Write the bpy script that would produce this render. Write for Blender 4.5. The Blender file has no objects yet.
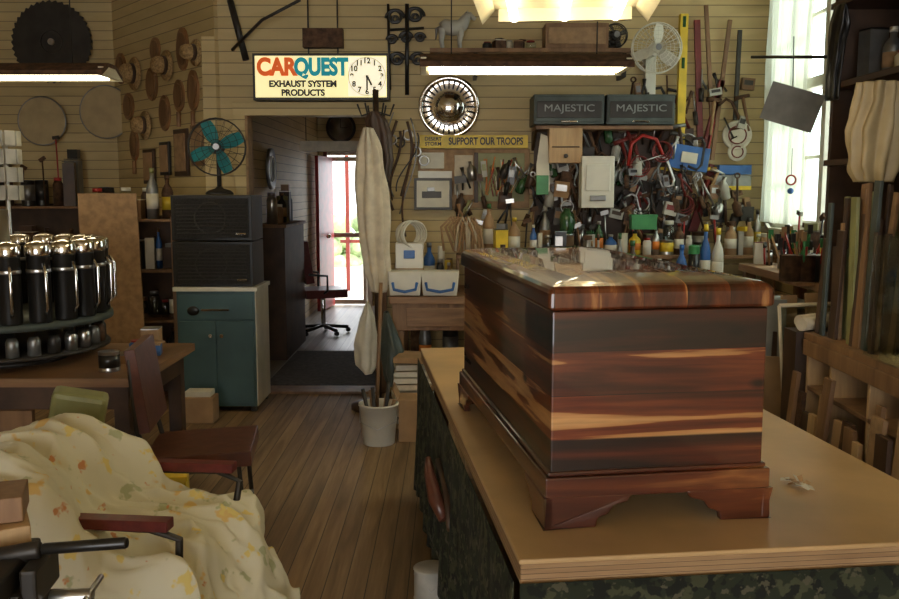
import bpy, bmesh, math, random
from mathutils import Vector, Matrix, Euler, noise
random.seed(7)
pi=math.pi
# ---------- survey: real-world coordinates measured from the photo ----------
FP=900.0; TH=math.atan(110/900.0); H=1.6
def ray(u,v):
    a=(u-449.5)/FP; b=(299.5-v)/FP
    return Vector((a, math.cos(TH)+math.sin(TH)*b, -math.sin(TH)+math.cos(TH)*b))
def S(u,v,Y):
    d=ray(u,v); return Vector((0,0,H))+d*(Y/d.y)
def G(u,v,z=0.0):
    d=ray(u,v); return Vector((0,0,H))+d*((z-H)/d.z)

# ---------- materials ----------
def nt(name):
    m=bpy.data.materials.new(name); m.use_nodes=True
    return m,m.node_tree,m.node_tree.nodes['Principled BSDF']
def rgba(c): return (c[0],c[1],c[2],1)
def mat(name,col,rough=.6,metal=0,var=.18,scale=8,bump=.0,emit=0,col2=None,trans=0,coat=0,detail=4):
    m,t,p=nt(name); N=t.nodes; L=t.links
    tc=N.new('ShaderNodeTexCoord'); n=N.new('ShaderNodeTexNoise'); n.inputs['Scale'].default_value=scale; n.inputs['Detail'].default_value=detail
    L.new(tc.outputs['Object'],n.inputs['Vector'])
    r=N.new('ShaderNodeValToRGB'); e=r.color_ramp.elements
    c2=col2 or tuple(min(1,c*(1+var)) for c in col)
    c1=col if col2 else tuple(c*(1-var) for c in col)
    e[0].position=.35; e[1].position=.65; e[0].color=rgba(c1); e[1].color=rgba(c2)
    L.new(n.outputs['Fac'],r.inputs['Fac']); L.new(r.outputs['Color'],p.inputs['Base Color'])
    p.inputs['Roughness'].default_value=rough; p.inputs['Metallic'].default_value=metal
    p.inputs['Transmission Weight'].default_value=trans; p.inputs['Coat Weight'].default_value=coat
    if emit:
        L.new(r.outputs['Color'],p.inputs['Emission Color']); p.inputs['Emission Strength'].default_value=emit
    if bump:
        b=N.new('ShaderNodeBump'); b.inputs['Strength'].default_value=bump; b.inputs['Distance'].default_value=.01
        L.new(n.outputs['Fac'],b.inputs['Height']); L.new(b.outputs['Normal'],p.inputs['Normal'])
    return m
def plank(name,axis,width,scl,stops,gap=.03,gapdark=.25,rough=.5,pv=.35,coat=0,nscale=1.0,bump=.3,fine=.25,dist=0.6,knots=0,drift=0,det=3):
    m,t,p=nt(name); N=t.nodes; L=t.links
    def math_(op,a,b=None):
        q=N.new('ShaderNodeMath'); q.operation=op
        for i,x in enumerate((a,b)):
            if x is None: continue
            if isinstance(x,(int,float)): q.inputs[i].default_value=x
            else: L.new(x,q.inputs[i])
        return q.outputs[0]
    tc=N.new('ShaderNodeTexCoord'); sp=N.new('ShaderNodeSeparateXYZ'); L.new(tc.outputs['Object'],sp.inputs[0])
    d=math_('DIVIDE',sp.outputs[axis],width); idx=math_('FLOOR',d); fr=math_('FRACT',d)
    wn=N.new('ShaderNodeTexWhiteNoise'); wn.noise_dimensions='1D'; L.new(idx,wn.inputs['W'])
    off=math_('MULTIPLY',wn.outputs['Value'],37.0)
    cx=N.new('ShaderNodeCombineXYZ')
    for i in range(3):
        L.new(math_('ADD',math_('MULTIPLY',sp.outputs[i],scl[i]),off),cx.inputs[i])
    n=N.new('ShaderNodeTexNoise'); n.inputs['Scale'].default_value=nscale; n.inputs['Detail'].default_value=det; n.inputs['Distortion'].default_value=dist
    L.new(cx.outputs[0],n.inputs['Vector'])
    n2=N.new('ShaderNodeTexNoise'); n2.inputs['Scale'].default_value=nscale*7; n2.inputs['Detail'].default_value=5
    L.new(cx.outputs[0],n2.inputs['Vector'])
    r=N.new('ShaderNodeValToRGB'); cr=r.color_ramp
    while len(cr.elements)<len(stops): cr.elements.new(.5)
    for e,(pos,c) in zip(cr.elements,stops): e.position=pos; e.color=rgba(c)
    fac=n.outputs['Fac']
    if drift: fac=math_('ADD',fac,math_('MULTIPLY',math_('SUBTRACT',wn.outputs['Value'],.5),drift))
    L.new(fac,r.inputs['Fac'])
    br=math_('ADD',math_('MULTIPLY',wn.outputs['Value'],pv),1-pv/2)
    br=math_('MULTIPLY',br,math_('ADD',math_('MULTIPLY',n2.outputs['Fac'],fine*2),1-fine))
    g=math_('GREATER_THAN',fr,gap); gf=math_('ADD',math_('MULTIPLY',g,1-gapdark),gapdark)
    br=math_('MULTIPLY',br,gf)
    if knots:
        vo=N.new('ShaderNodeTexVoronoi'); vo.inputs['Scale'].default_value=knots
        mp=N.new('ShaderNodeMapping'); mp.inputs['Scale'].default_value=(1,1,1.8); L.new(tc.outputs['Object'],mp.inputs[0]); L.new(mp.outputs[0],vo.inputs['Vector'])
        kr=N.new('ShaderNodeMapRange'); kr.inputs[1].default_value=.05; kr.inputs[2].default_value=.15; kr.inputs[3].default_value=.12; kr.inputs[4].default_value=1
        L.new(vo.outputs['Distance'],kr.inputs[0]); br=math_('MULTIPLY',br,kr.outputs[0])
    mx=N.new('ShaderNodeMixRGB'); mx.blend_type='MULTIPLY'; mx.inputs[0].default_value=1
    L.new(r.outputs['Color'],mx.inputs[1]); L.new(br,mx.inputs[2]); L.new(mx.outputs[0],p.inputs['Base Color'])
    p.inputs['Roughness'].default_value=rough; p.inputs['Coat Weight'].default_value=coat; p.inputs['Coat Roughness'].default_value=.03
    b=N.new('ShaderNodeBump'); b.inputs['Strength'].default_value=bump; b.inputs['Distance'].default_value=.006
    L.new(math_('ADD',g,math_('MULTIPLY',n2.outputs['Fac'],.25)),b.inputs['Height']); L.new(b.outputs['Normal'],p.inputs['Normal'])
    return m
W={}
cream=[(.3,(.50,.375,.165)),(.6,(.60,.46,.22)),(.8,(.40,.29,.12))]
W['siding']=plank('siding_cream','Z',.085,(.6,.6,3),cream,gap=.08,gapdark=.4,rough=.6,pv=.14,fine=.12)
W['floor']=plank('floor_boards','X',.085,(14,.9,4),[(.3,(.15,.09,.040)),(.55,(.27,.17,.082)),(.8,(.37,.25,.135))],gap=.05,rough=.6,pv=.45)
W['floor2']=plank('floor_boards_worn','X',.085,(14,.9,4),[(.3,(.17,.14,.11)),(.55,(.26,.21,.16)),(.8,(.33,.28,.22))],gap=.05,rough=.4,pv=.3)
ced=[(.36,(.014,.004,.002)),(.44,(.055,.010,.003)),(.50,(.115,.021,.006)),(.545,(.175,.038,.010)),(.56,(.42,.19,.060)),(.63,(.54,.29,.11)),(.67,(.38,.15,.045)),(.685,(.10,.018,.006))]
W['cedar']=plank('cedar_boards','Z',.108,(.8,.8,13),ced,gap=.02,gapdark=.35,rough=.38,pv=.3,coat=1,bump=.02,fine=.5,knots=4.6,drift=.10,det=6,dist=.35)
ced2=[(.34,(.025,.006,.003)),(.45,(.08,.016,.005)),(.56,(.17,.040,.010)),(.59,(.38,.15,.045)),(.66,(.46,.22,.075)),(.70,(.17,.035,.010))]
W['cedar_lid']=plank('cedar_lid','X',.11,(13,.7,4),ced2,gap=.015,gapdark=.4,rough=.3,pv=.4,coat=1,bump=.015,fine=.35,knots=3.7,det=5,dist=.4)
W['cedar_trim']=plank('cedar_trim','Z',.3,(1.2,1.2,10),[(.35,(.022,.006,.003)),(.48,(.07,.014,.005)),(.58,(.125,.028,.008)),(.64,(.27,.10,.03)),(.72,(.14,.033,.01))],gap=.0,rough=.35,pv=.1,coat=1,bump=.02,knots=3,fine=.4,det=5)
W['ply']=mat('table_hardboard',(.57,.375,.175),.42,var=.14,scale=2.5,bump=.05)
W['plyedge']=plank('cardboard_edge','Z',.012,(2,2,30),[(.3,(.36,.21,.10)),(.7,(.50,.32,.16))],gap=.1,rough=.8)
W['pine']=plank('pine','X',2.5,(12,12,1),[(.3,(.42,.25,.11)),(.7,(.6,.4,.2))],gap=0,rough=.55,pv=.2)
W['wood']=plank('old_wood','X',2.5,(9,9,1.2),[(.3,(.15,.075,.032)),(.7,(.30,.165,.075))],gap=0,rough=.55,pv=.2)
W['woodh']=plank('old_wood_h','Z',.3,(1.5,1.5,16),[(.3,(.15,.075,.032)),(.7,(.30,.165,.075))],gap=0,rough=.5,pv=.3)
W['dwood']=mat('dark_wood',(.06,.03,.015),.5,var=.35,scale=6)
W['board']=mat('particle_board',(.33,.2,.1),.7,var=.2,scale=20)
W['tan']=mat('aged_enamel',(.46,.35,.18),.5,var=.1)
W['dboards']=mat('dark_floor_boards',(.075,.065,.058),.85,var=.3,scale=30,bump=.2)
W['black']=mat('black_paint',(.013,.012,.011),.3)
W['dark']=mat('dark_metal',(.045,.04,.035),.45,.5)
W['grey']=mat('grey_metal',(.25,.25,.24),.4,.7)
W['dull']=mat('galvanised_sheet',(.22,.215,.19),.6,.3)
W['steel']=mat('steel',(.5,.49,.47),.28,.95)
W['chrome']=mat('chrome',(.80,.78,.75),.12,1,var=.05)
W['white']=mat('white_enamel',(.68,.65,.54),.35,var=.06)
W['ivory']=mat('weathered_ivory',(.42,.40,.34),.6,var=.2)
W['cloth']=mat('canvas_cloth',(.62,.54,.40),.9,var=.10,bump=.3,scale=15)
W['bag']=mat('plastic_bag_white',(.66,.62,.5),.4,var=.08,bump=.4,scale=12)
W['paper']=mat('paper',(.66,.62,.5),.8,var=.08)
W['card']=mat('cardboard',(.36,.22,.11),.85,var=.12)
W['yellow']=mat('yellow_paint',(.72,.50,.03),.45)
W['red']=mat('red_paint',(.36,.018,.012),.4)
W['maroon']=mat('maroon_stain',(.16,.015,.01),.5)
W['dred']=mat('burgundy_vinyl',(.14,.022,.018),.35,bump=.1,scale=30)
W['brown']=mat('brown_vinyl',(.12,.042,.025),.3,bump=.1,scale=20)
W['blue']=mat('blue_plastic',(.03,.12,.36),.4)
W['teal']=mat('teal_metal',(.055,.11,.115),.38,var=.15,scale=3)
W['tealb']=mat('teal_blade',(.02,.24,.27),.3,trans=.2)
W['green']=mat('green_plastic',(.05,.25,.08),.4)
W['dgreen']=mat('green_bottle_glass',(.05,.14,.05),.15,trans=.3)
W['olive']=mat('olive_vinyl',(.25,.25,.10),.5,var=.15)
W['orange']=mat('orange_label',(.62,.18,.02),.5)
W['screen']=mat('grille_cloth',(.022,.020,.018),.9,scale=120,var=.5,bump=.5)
W['majestic']=mat('slate_metal',(.07,.085,.075),.5,.2,var=.2)
W['tube']=mat('fluorescent_tube',(1,.89,.62),.5,emit=9,var=.0)
W['reflector']=mat('fixture_reflector',(.75,.68,.48),.4,var=.12,scale=5)
W['signlit']=mat('sign_lit_face',(.95,.84,.42),.5,emit=.8,var=.04,scale=2)
W['signwhite']=mat('clock_lit_face',(.95,.86,.62),.5,emit=.8,var=.02)
W['so']=mat('sign_orange',(.80,.12,.01),.5,emit=.4,var=.02)
W['st']=mat('sign_teal',(.0,.30,.36),.5,emit=.4,var=.02)
W['sb']=mat('sign_black',(.02,.02,.02),.5)
W['silver_txt']=mat('silver_lettering',(.28,.30,.28),.4)
W['rust']=mat('rusty_iron',(.10,.05,.025),.75,.3,var=.4,scale=25,bump=.3)
W['leaf']=mat('foliage',(.30,.38,.18),.7,var=.4,scale=6)
W['ground']=mat('outside_ground',(.55,.52,.48),.9)
W['plates']=mat('wood_plaque',(.26,.13,.05),.5,var=.3)
W['straw']=mat('woven_straw',(.40,.26,.11),.8,var=.35,scale=60,bump=.6)
def glassmat():
    m,t,p=nt('clear_glass'); N=t.nodes;L=t.links
    tr=N.new('ShaderNodeBsdfTransparent'); gl=N.new('ShaderNodeBsdfGlossy'); gl.inputs['Roughness'].default_value=.05
    tr.inputs['Color'].default_value=(.85,.9,.86,1)
    mx=N.new('ShaderNodeMixShader'); mx.inputs[0].default_value=.10
    L.new(tr.outputs[0],mx.inputs[1]); L.new(gl.outputs[0],mx.inputs[2]); L.new(mx.outputs[0],N['Material Output'].inputs[0]); return m
W['glass']=glassmat()
def curtain():
    m,t,p=nt('sheer_curtain'); N=t.nodes;L=t.links
    tr=N.new('ShaderNodeBsdfTransparent'); tl=N.new('ShaderNodeBsdfTranslucent'); df=N.new('ShaderNodeBsdfDiffuse')
    tl.inputs['Color'].default_value=(.92,.94,.85,1); df.inputs['Color'].default_value=(.8,.82,.75,1)
    a=N.new('ShaderNodeMixShader'); a.inputs[0].default_value=.45; L.new(tl.outputs[0],a.inputs[1]); L.new(df.outputs[0],a.inputs[2])
    b=N.new('ShaderNodeMixShader'); b.inputs[0].default_value=.95; L.new(tr.outputs[0],b.inputs[1]); L.new(a.outputs[0],b.inputs[2])
    L.new(b.outputs[0],N['Material Output'].inputs[0]); return m
W['curtain']=curtain()
def spots(name,base,cols,rough=.9,n2=3):
    m,t,p=nt(name); N=t.nodes;L=t.links
    tc=N.new('ShaderNodeTexCoord'); last=None
    c=N.new('ShaderNodeRGB'); c.outputs[0].default_value=rgba(base); last=c.outputs[0]
    for i,(col,sc,th) in enumerate(cols):
        mp=N.new('ShaderNodeMapping'); mp.inputs['Location'].default_value=(i*3.3,i*1.7,i*2.1); L.new(tc.outputs['Object'],mp.inputs[0])
        n=N.new('ShaderNodeTexNoise'); n.inputs['Scale'].default_value=sc; n.inputs['Detail'].default_value=n2; L.new(mp.outputs[0],n.inputs['Vector'])
        r=N.new('ShaderNodeValToRGB'); r.color_ramp.elements[0].position=th; r.color_ramp.elements[1].position=th+.035
        L.new(n.outputs['Fac'],r.inputs['Fac'])
        mx=N.new('ShaderNodeMixRGB'); L.new(r.outputs['Color'],mx.inputs[0]); L.new(last,mx.inputs[1]); mx.inputs[2].default_value=rgba(col); last=mx.outputs[0]
    L.new(last,p.inputs['Base Color']); p.inputs['Roughness'].default_value=rough
    return m
W['floral']=spots('floral_fabric',(.70,.66,.49),[((.46,.47,.27),13,.62),((.72,.50,.18),10,.62),((.75,.60,.20),15,.64),((.60,.26,.11),16,.68)])
W['camo']=spots('camouflage_cloth',(.018,.024,.012),[((.055,.06,.03),22,.52),((.007,.009,.006),26,.53),((.085,.08,.05),30,.61)])

# ---------- mesh builder ----------
class B:
    def __init__(s,name): s.n=name; s.v=[];s.f=[];s.mi=[];s.sm=[];s.ms=[]; s.T=Matrix()
    def add(s,vs,fs,m,sm=False):
        if isinstance(m,str): m=W[m]
        if m not in s.ms: s.ms.append(m)
        k=s.ms.index(m); o=len(s.v)
        s.v+=[s.T@Vector(x) for x in vs]
        for q in fs: s.f.append([i+o for i in q]); s.mi.append(k); s.sm.append(sm)
    def box(s,c,d,m,rot=(0,0,0),taper=1):
        R=Euler(rot).to_matrix(); c=Vector(c); vs=[]
        for z in (-.5,.5):
            k=taper if z>0 else 1
            for x,y in ((-.5,-.5),(.5,-.5),(.5,.5),(-.5,.5)): vs.append(c+R@Vector((x*d[0]*k,y*d[1]*k,z*d[2])))
        s.add(vs,[(3,2,1,0),(4,5,6,7),(0,1,5,4),(1,2,6,5),(2,3,7,6),(3,0,4,7)],m)
    def bx(s,x0,x1,y0,y1,z0,z1,m): s.box(((x0+x1)/2,(y0+y1)/2,(z0+z1)/2),(abs(x1-x0),abs(y1-y0),abs(z1-z0)),m)
    def frame(s,d):
        d=Vector(d).normalized(); a=Vector((0,0,1)) if abs(d.z)<.9 else Vector((1,0,0))
        x=d.cross(a).normalized(); return x,d.cross(x).normalized(),d
    def lathe(s,prof,p,d,m,seg=20,smooth=True):
        x,y,d=s.frame(d); p=Vector(p); vs=[];fs=[]
        for r,h in prof:
            for i in range(seg):
                a=2*pi*i/seg; vs.append(p+d*h+x*(r*math.cos(a))+y*(r*math.sin(a)))
        for j in range(len(prof)-1):
            for i in range(seg):
                k=(i+1)%seg; fs.append((j*seg+i,j*seg+k,(j+1)*seg+k,(j+1)*seg+i))
        s.add(vs,fs,m,smooth)
        for j in (0,len(prof)-1):
            if prof[j][0]>1e-4: s.add(vs[j*seg:(j+1)*seg],[tuple(range(seg))],m)
    def cyl(s,p,q,r,m,r2=None,seg=14):
        p=Vector(p);q=Vector(q); s.lathe([(r,0),(r if r2 is None else r2,(q-p).length)],p,q-p,m,seg)
    def ball(s,c,r,m,seg=14,d=(0,0,1)):
        if isinstance(r,(int,float)): r=(r,r,r)
        vs=[];fs=[];n=seg//2+1
        for j in range(n+1):
            t=pi*j/n
            for i in range(seg):
                a=2*pi*i/seg; vs.append((c[0]+r[0]*math.sin(t)*math.cos(a),c[1]+r[1]*math.sin(t)*math.sin(a),c[2]+r[2]*math.cos(t)))
        for j in range(n):
            for i in range(seg):
                k=(i+1)%seg; fs.append((j*seg+i,(j+1)*seg+i,(j+1)*seg+k,j*seg+k))
        s.add(vs,fs,m,True)
    def tube(s,pts,r,m,seg=8,closed=False,rs=None):
        pts=[Vector(p) for p in pts]; n=len(pts); vs=[];fs=[]
        px=None
        for i,p in enumerate(pts):
            a=pts[(i-1)%n] if (closed or i>0) else p; b=pts[(i+1)%n] if (closed or i<n-1) else p
            d=(b-a).normalized()
            if px is None: x,y,_=s.frame(d)
            else:
                x=(px-d*px.dot(d)).normalized(); y=d.cross(x)
            px=x; rr=rs[i] if rs else r
            for k in range(seg):
                t=2*pi*k/seg; vs.append(p+x*rr*math.cos(t)+y*rr*math.sin(t))
        for i in range(n if closed else n-1):
            j=(i+1)%n
            for k in range(seg):
                l=(k+1)%seg; fs.append((i*seg+k,i*seg+l,j*seg+l,j*seg+k))
        s.add(vs,fs,m,True)
        if not closed: s.add(vs[:seg],[tuple(range(seg))],m); s.add(vs[-seg:],[tuple(range(seg))],m)
    def ring(s,c,R,r,m,d=(0,1,0),n=28,seg=6):
        x,y,_=s.frame(d); c=Vector(c)
        s.tube([c+x*R*math.cos(2*pi*i/n)+y*R*math.sin(2*pi*i/n) for i in range(n)],r,m,seg,True)
    def prism(s,pts,o,ex,ey,th,m):
        o=Vector(o);ex=Vector(ex).normalized();ey=Vector(ey).normalized(); ez=ex.cross(ey); n=len(pts)
        vs=[o+ex*a+ey*b for a,b in pts]+[o+ex*a+ey*b+ez*th for a,b in pts]
        s.add(vs,[tuple(range(n))[::-1],tuple(range(n,2*n))]+[(i,(i+1)%n,(i+1)%n+n,i+n) for i in range(n)],m)
    def sheet(s,fn,nu,nv,m,smooth=True):
        vs=[fn(i/nu,j/nv) for i in range(nu+1) for j in range(nv+1)]
        s.add(vs,[(i*(nv+1)+j,(i+1)*(nv+1)+j,(i+1)*(nv+1)+j+1,i*(nv+1)+j+1) for i in range(nu) for j in range(nv)],m,smooth)
    def done(s,bevel=0,loc=(0,0,0),rz=0,solid=0,sub=0,rot=None):
        me=bpy.data.meshes.new(s.n); me.from_pydata([tuple(v) for v in s.v],[],s.f)
        for m in s.ms: me.materials.append(m)
        for p,k,q in zip(me.polygons,s.mi,s.sm): p.material_index=k; p.use_smooth=q
        bm=bmesh.new(); bm.from_mesh(me); bmesh.ops.remove_doubles(bm,verts=bm.verts,dist=1e-5); bmesh.ops.recalc_face_normals(bm,faces=bm.faces); bm.to_mesh(me); bm.free()
        o=bpy.data.objects.new(s.n,me); bpy.context.collection.objects.link(o); o.location=loc; o.rotation_euler=rot or (0,0,rz)
        if solid: q=o.modifiers.new('s','SOLIDIFY'); q.thickness=solid; q.offset=0
        if bevel: q=o.modifiers.new('b','BEVEL'); q.width=bevel; q.segments=2; q.limit_method='ANGLE'; q.angle_limit=.7; q.harden_normals=False
        if sub: q=o.modifiers.new('u','SUBSURF'); q.levels=sub; q.render_levels=sub
        return o
def txt(parent,name,body,size,loc,m,rot=(pi/2,0,0),align='CENTER',bold=0,sx=1,depth=.002):
    c=bpy.data.curves.new(name,'FONT'); c.body=body; c.size=size; c.align_x=align; c.align_y='CENTER'; c.offset=bold; c.extrude=depth
    o=bpy.data.objects.new(name,c); bpy.context.collection.objects.link(o); o.location=loc; o.rotation_euler=rot; o.scale=(sx,1,1); c.materials.append(W[m]); o.parent=parent; return o

# ================= ROOM SHELL =================
YB=7.0; CE=3.6; XR=2.45; XL=-5.2; YL=8.6; YF=-4.5
b=B('floor'); b.bx(XL-.15,XR+.15,YF,YL+.1,-.1,0,'floor'); b.done()
b=B('floor_back_room'); b.bx(-1.78,.8,7.16,12.5,0.0,.012,'floor2'); b.bx(-1.56,-.58,6.95,7.17,0,.02,'wood'); b.done()
b=B('ceiling'); b.bx(XL-.15,XR+.15,YF,YL+.1,CE,CE+.1,'siding'); b.done()
b=B('ceiling_back_room'); b.bx(-1.78,.8,7.16,12.6,2.75,2.85,'siding'); b.done()
DX0,DX1,DZ=-1.56,-.58,2.16
b=B('wall_back'); b.bx(-1.75,DX0,YB,YB+.15,0,CE,'siding'); b.bx(DX1,XR+.15,YB,YB+.15,0,CE,'siding'); b.bx(DX0,DX1,YB,YB+.15,DZ,CE,'siding'); b.done()
b=B('trim_1'); b.bx(DX0-.09,DX0,YB-.03,YB,0,DZ+.09,'siding'); b.bx(DX1,DX1+.09,YB-.03,YB,0,DZ+.09,'wood'); b.bx(DX0-.09,DX1+.09,YB-.035,YB,DZ,DZ+.1,'siding')
b.bx(DX0-.0,DX0+.02,YB-.03,YB+.15,0,DZ,'board'); b.done(.004)
b=B('wall_partition'); dx,dy=-1.35,1.6; L=math.hypot(dx,dy); ang=math.atan2(dy,dx)
b.bx(0,L,-.12,0,0,CE,'siding'); b.done(loc=(-1.78,YB,0),rz=ang)
b=B('wall_left_back'); b.bx(XL,-3.05,YL,YL+.15,0,CE,'siding'); b.done()
b=B('wall_left'); b.bx(XL-.15,XL,YF,YL+.1,0,CE,'siding'); b.done()
WY0,WY1,WZ0,WZ1=5.05,6.85,1.32,3.3
b=B('wall_right'); b.bx(XR,XR+.15,YF,WY0,0,CE,'siding'); b.bx(XR,XR+.15,WY1,YB+.15,0,CE,'siding'); b.bx(XR,XR+.15,WY0,WY1,0,WZ0,'siding'); b.bx(XR,XR+.15,WY0,WY1,WZ1,CE,'siding'); b.done()
b=B('window_1')
for y in (WY0,WY1-.07,5.92): b.bx(XR-.02,XR+.1,y,y+.07,WZ0,WZ1,'white')
for z in (WZ0,2.28,WZ1-.07): b.bx(XR-.015,XR+.1,WY0,WY1,z,z+.07,'white')
for y in (5.49,6.40): b.bx(XR+.03,XR+.06,y-.012,y+.012,WZ0,WZ1,'white')
for z in (1.82,2.78): b.bx(XR+.03,XR+.06,WY0,WY1,z-.012,z+.012,'white')
b.bx(XR-.08,XR+.0,WY0-.08,WY1+.06,WZ0-.04,WZ0,'white')
b.bx(XR+.04,XR+.045,WY0+.07,WY1-.07,WZ0+.07,WZ1-.07,'glass')
for y in (WY0-.1,WY1): b.bx(XR-.025,XR,y,y+.1,WZ0,WZ1+.1,'white')
b.done(.004)
b=B('window_curtain')
b.sheet(lambda s,t:(XR-.08+.034*math.sin(s*46)+.008*math.sin(t*9+s*20),6.14+s*.71,1.36+t*1.91),90,10,'curtain')
b.cyl((XR-.08,5.0,3.28),(XR-.08,6.95,3.28),.012,'steel')
b.done()
b=B('wall_front'); b.bx(XL,-2.6,YF-.15,YF,0,CE,'siding'); b.bx(1.6,XR,YF-.15,YF,0,CE,'siding'); b.bx(-2.6,1.6,YF-.15,YF,2.9,CE,'siding'); b.done()
EY=12.3
b=B('wall_back_room'); b.bx(-1.9,-1.66,EY,EY+.12,0,2.75,'siding'); b.bx(-1.12,.8,EY,EY+.12,0,2.75,'siding'); b.bx(-1.66,-1.12,EY,EY+.12,2.06,2.75,'siding')
b.bx(.75,.85,7.16,EY,0,2.75,'siding'); b.done()
b=B('wall_hallway'); b.bx(-1.88,-1.78,7.0,EY,0,2.75,'siding'); b.done()
b=B('door_1'); b.bx(-1.70,-1.65,EY-.05,EY-.001,0,2.12,'maroon'); b.bx(-1.13,-1.06,EY-.04,EY-.001,0,2.12,'white'); b.bx(-1.70,-1.06,EY-.04,EY-.001,2.06,2.13,'white')
b.done(.004)
b=B('screen_door'); 
for x in (-1.64,-1.19): b.bx(x,x+.05,EY+.04,EY+.07,.03,2.04,'ivory')
for z in (.03,.95,1.98): b.bx(-1.60,-1.18,EY+.045,EY+.065,z,z+.06,'ivory')
b.done(.003)
b=B('door_leaf'); b.box((-1.64,EY-.40,1.03),(.045,.66,2.0),'red',(0,0,-.16)); b.ball((-1.56,EY-.66,1.0),.03,'chrome'); b.done(.004)
b=B('outside_ground'); b.bx(-12,14,EY+.12,26,-.12,-.02,'ground'); b.bx(XR+.2,14,0,EY+.1,-.12,-.02,'ground'); b.done()
b=B('outside_shrubs')
for i in range(26):
    x=random.uniform(6.6,7.6); y=random.uniform(10,15); z=random.uniform(.2,2.1)
    b.ball((x,y,z),(random.uniform(.15,.32),)*3,'leaf',8)
for i in range(16):
    b.ball((random.uniform(-2.7,-1.8),random.uniform(19,20),random.uniform(0,1.0)),(.3,.3,.25),'leaf',8)
b.done()
b=B('porch_post'); b.bx(-1.66,-1.60,14.4,14.5,-.02,2.6,'maroon'); b.bx(-1.75,-1.2,14.42,14.48,.75,.80,'maroon'); b.done()

# ================= WORK TABLE + CHEST =================
TZ=.78; TR=math.radians(6.5)
b=B('work_table')
b.bx(0,1.18,0,2.72,-.012,0,'ply'); b.bx(.004,1.176,.004,2.716,-.062,-.012,'plyedge')
for x in (.06,1.06):
    for y in (.08,2.55): b.bx(x,x+.07,y,y+.07,-TZ,-.062,'wood')
b.bx(.05,1.13,.07,2.65,-.66,-.62,'wood')
tab=b.done(.004,loc=(.155,1.92,TZ),rz=TR)
b=B('table_cloth')
def skirt(a,c,n,amp,z0,z1,nx,ny):
    a=Vector(a);c=Vector(c); N=Vector((nx,ny,0))
    return lambda s,t: tuple(a.lerp(c,s)+N*(.012+amp*(1-t)*(.5+.5*math.sin(s*n+2*math.sin(s*7))))+Vector((0,0,z0+(z1-z0)*t+ (.02*math.sin(s*n*.3))*(1-t))))
b.sheet(skirt((0,0,0),(1.18,0,0),38,.035,-.70,-.05,0,-1),90,8,'camo')
b.sheet(skirt((0,0,0),(0,2.72,0),80,.035,-.70,-.05,-1,0),160,8,'camo')
b.sheet(skirt((1.18,0,0),(1.18,2.72,0),80,.03,-.70,-.05,1,0),160,6,'camo')
o=b.done(loc=(.155,1.92,TZ),rz=TR,solid=.002)
b=B('cedar_chest'); CW,CL=.545,1.28
b.bx(0,CW,0,CL,.085,.532,'cedar')
b.bx(-.016,CW+.016,-.016,CL+.016,.075,.128,'cedar_trim'); b.bx(-.008,CW+.008,-.008,CL+.008,.128,.140,'cedar_trim')
def apron(o,ex,w,k=.13):
    f=[(0,0),(k,0),(k+.004,.022),(k+.03,.032),(k+.045,.052),(k+.08,.062),(k+.09,.08),(0,.08)]
    b.prism(f,o,ex,(0,0,1),-.022,'cedar_trim')
    g=[(w-x,y) for x,y in f][::-1]
    b.prism(g,o,ex,(0,0,1),-.022,'cedar_trim')
e=.018
apron((-e,-e-.0,0),(1,0,0),CW+2*e)
apron((-e,CL+e-.022,0),(1,0,0),CW+2*e)
apron((-e+.022,-e,0),(0,1,0),CL+2*e)
apron((CW+e,-e,0),(0,1,0),CL+2*e)
ch=b.done(.004,loc=(.245,2.115,TZ+.001),rz=math.radians(8.5))
b=B('lid')
rings=[(.004,.534),(.008,.535),(.012,.538),(.013,.542),(.013,.566),(.012,.575),(.008,.584),(.001,.591),(-.01,.5955),(-.03,.600),(-.07,.605),(-.13,.609),(-.20,.611)]
def rr(off,z,rad=.012,n=4):
    out=[]; x0,x1,y0,y1=-off,CW+off,-off,CL+off
    for cx,cy,a0 in ((x1-rad,y0+rad,-pi/2),(x1-rad,y1-rad,0),(x0+rad,y1-rad,pi/2),(x0+rad,y0+rad,pi)):
        for i in range(n): a=a0+pi/2*i/(n-1); out.append((cx+rad*math.cos(a),cy+rad*math.sin(a),z))
    return out
R=[rr(o_,z_) for o_,z_ in rings]; n=len(R[0])
vs=[p for r_ in R for p in r_]; fs=[]
for j in range(len(R)-1):
    for i in range(n): k=(i+1)%n; fs.append((j*n+i,j*n+k,(j+1)*n+k,(j+1)*n+i))
b.add(vs,fs,'cedar_lid',False); b.add(R[-1],[tuple(range(n))],'cedar_lid'); b.add(R[0],[tuple(range(n))],'cedar_trim')
for y in (.25,1.0): b.cyl((CW+.014,y,.535),(CW+.014,y+.08,.535),.005,'chrome')
lid=b.done(); lid.parent=ch
b=B('crumpled_foil_tag'); p=G(797,487,TZ)
for i in range(14): b.box(p+Vector((random.uniform(-.022,.022),random.uniform(-.04,.04),.012)),(.024,.016,.001),random.choice(['chrome','pine','paper']),(random.uniform(-.6,.6),random.uniform(-.6,.6),random.uniform(0,3)))
b.done()

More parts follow.
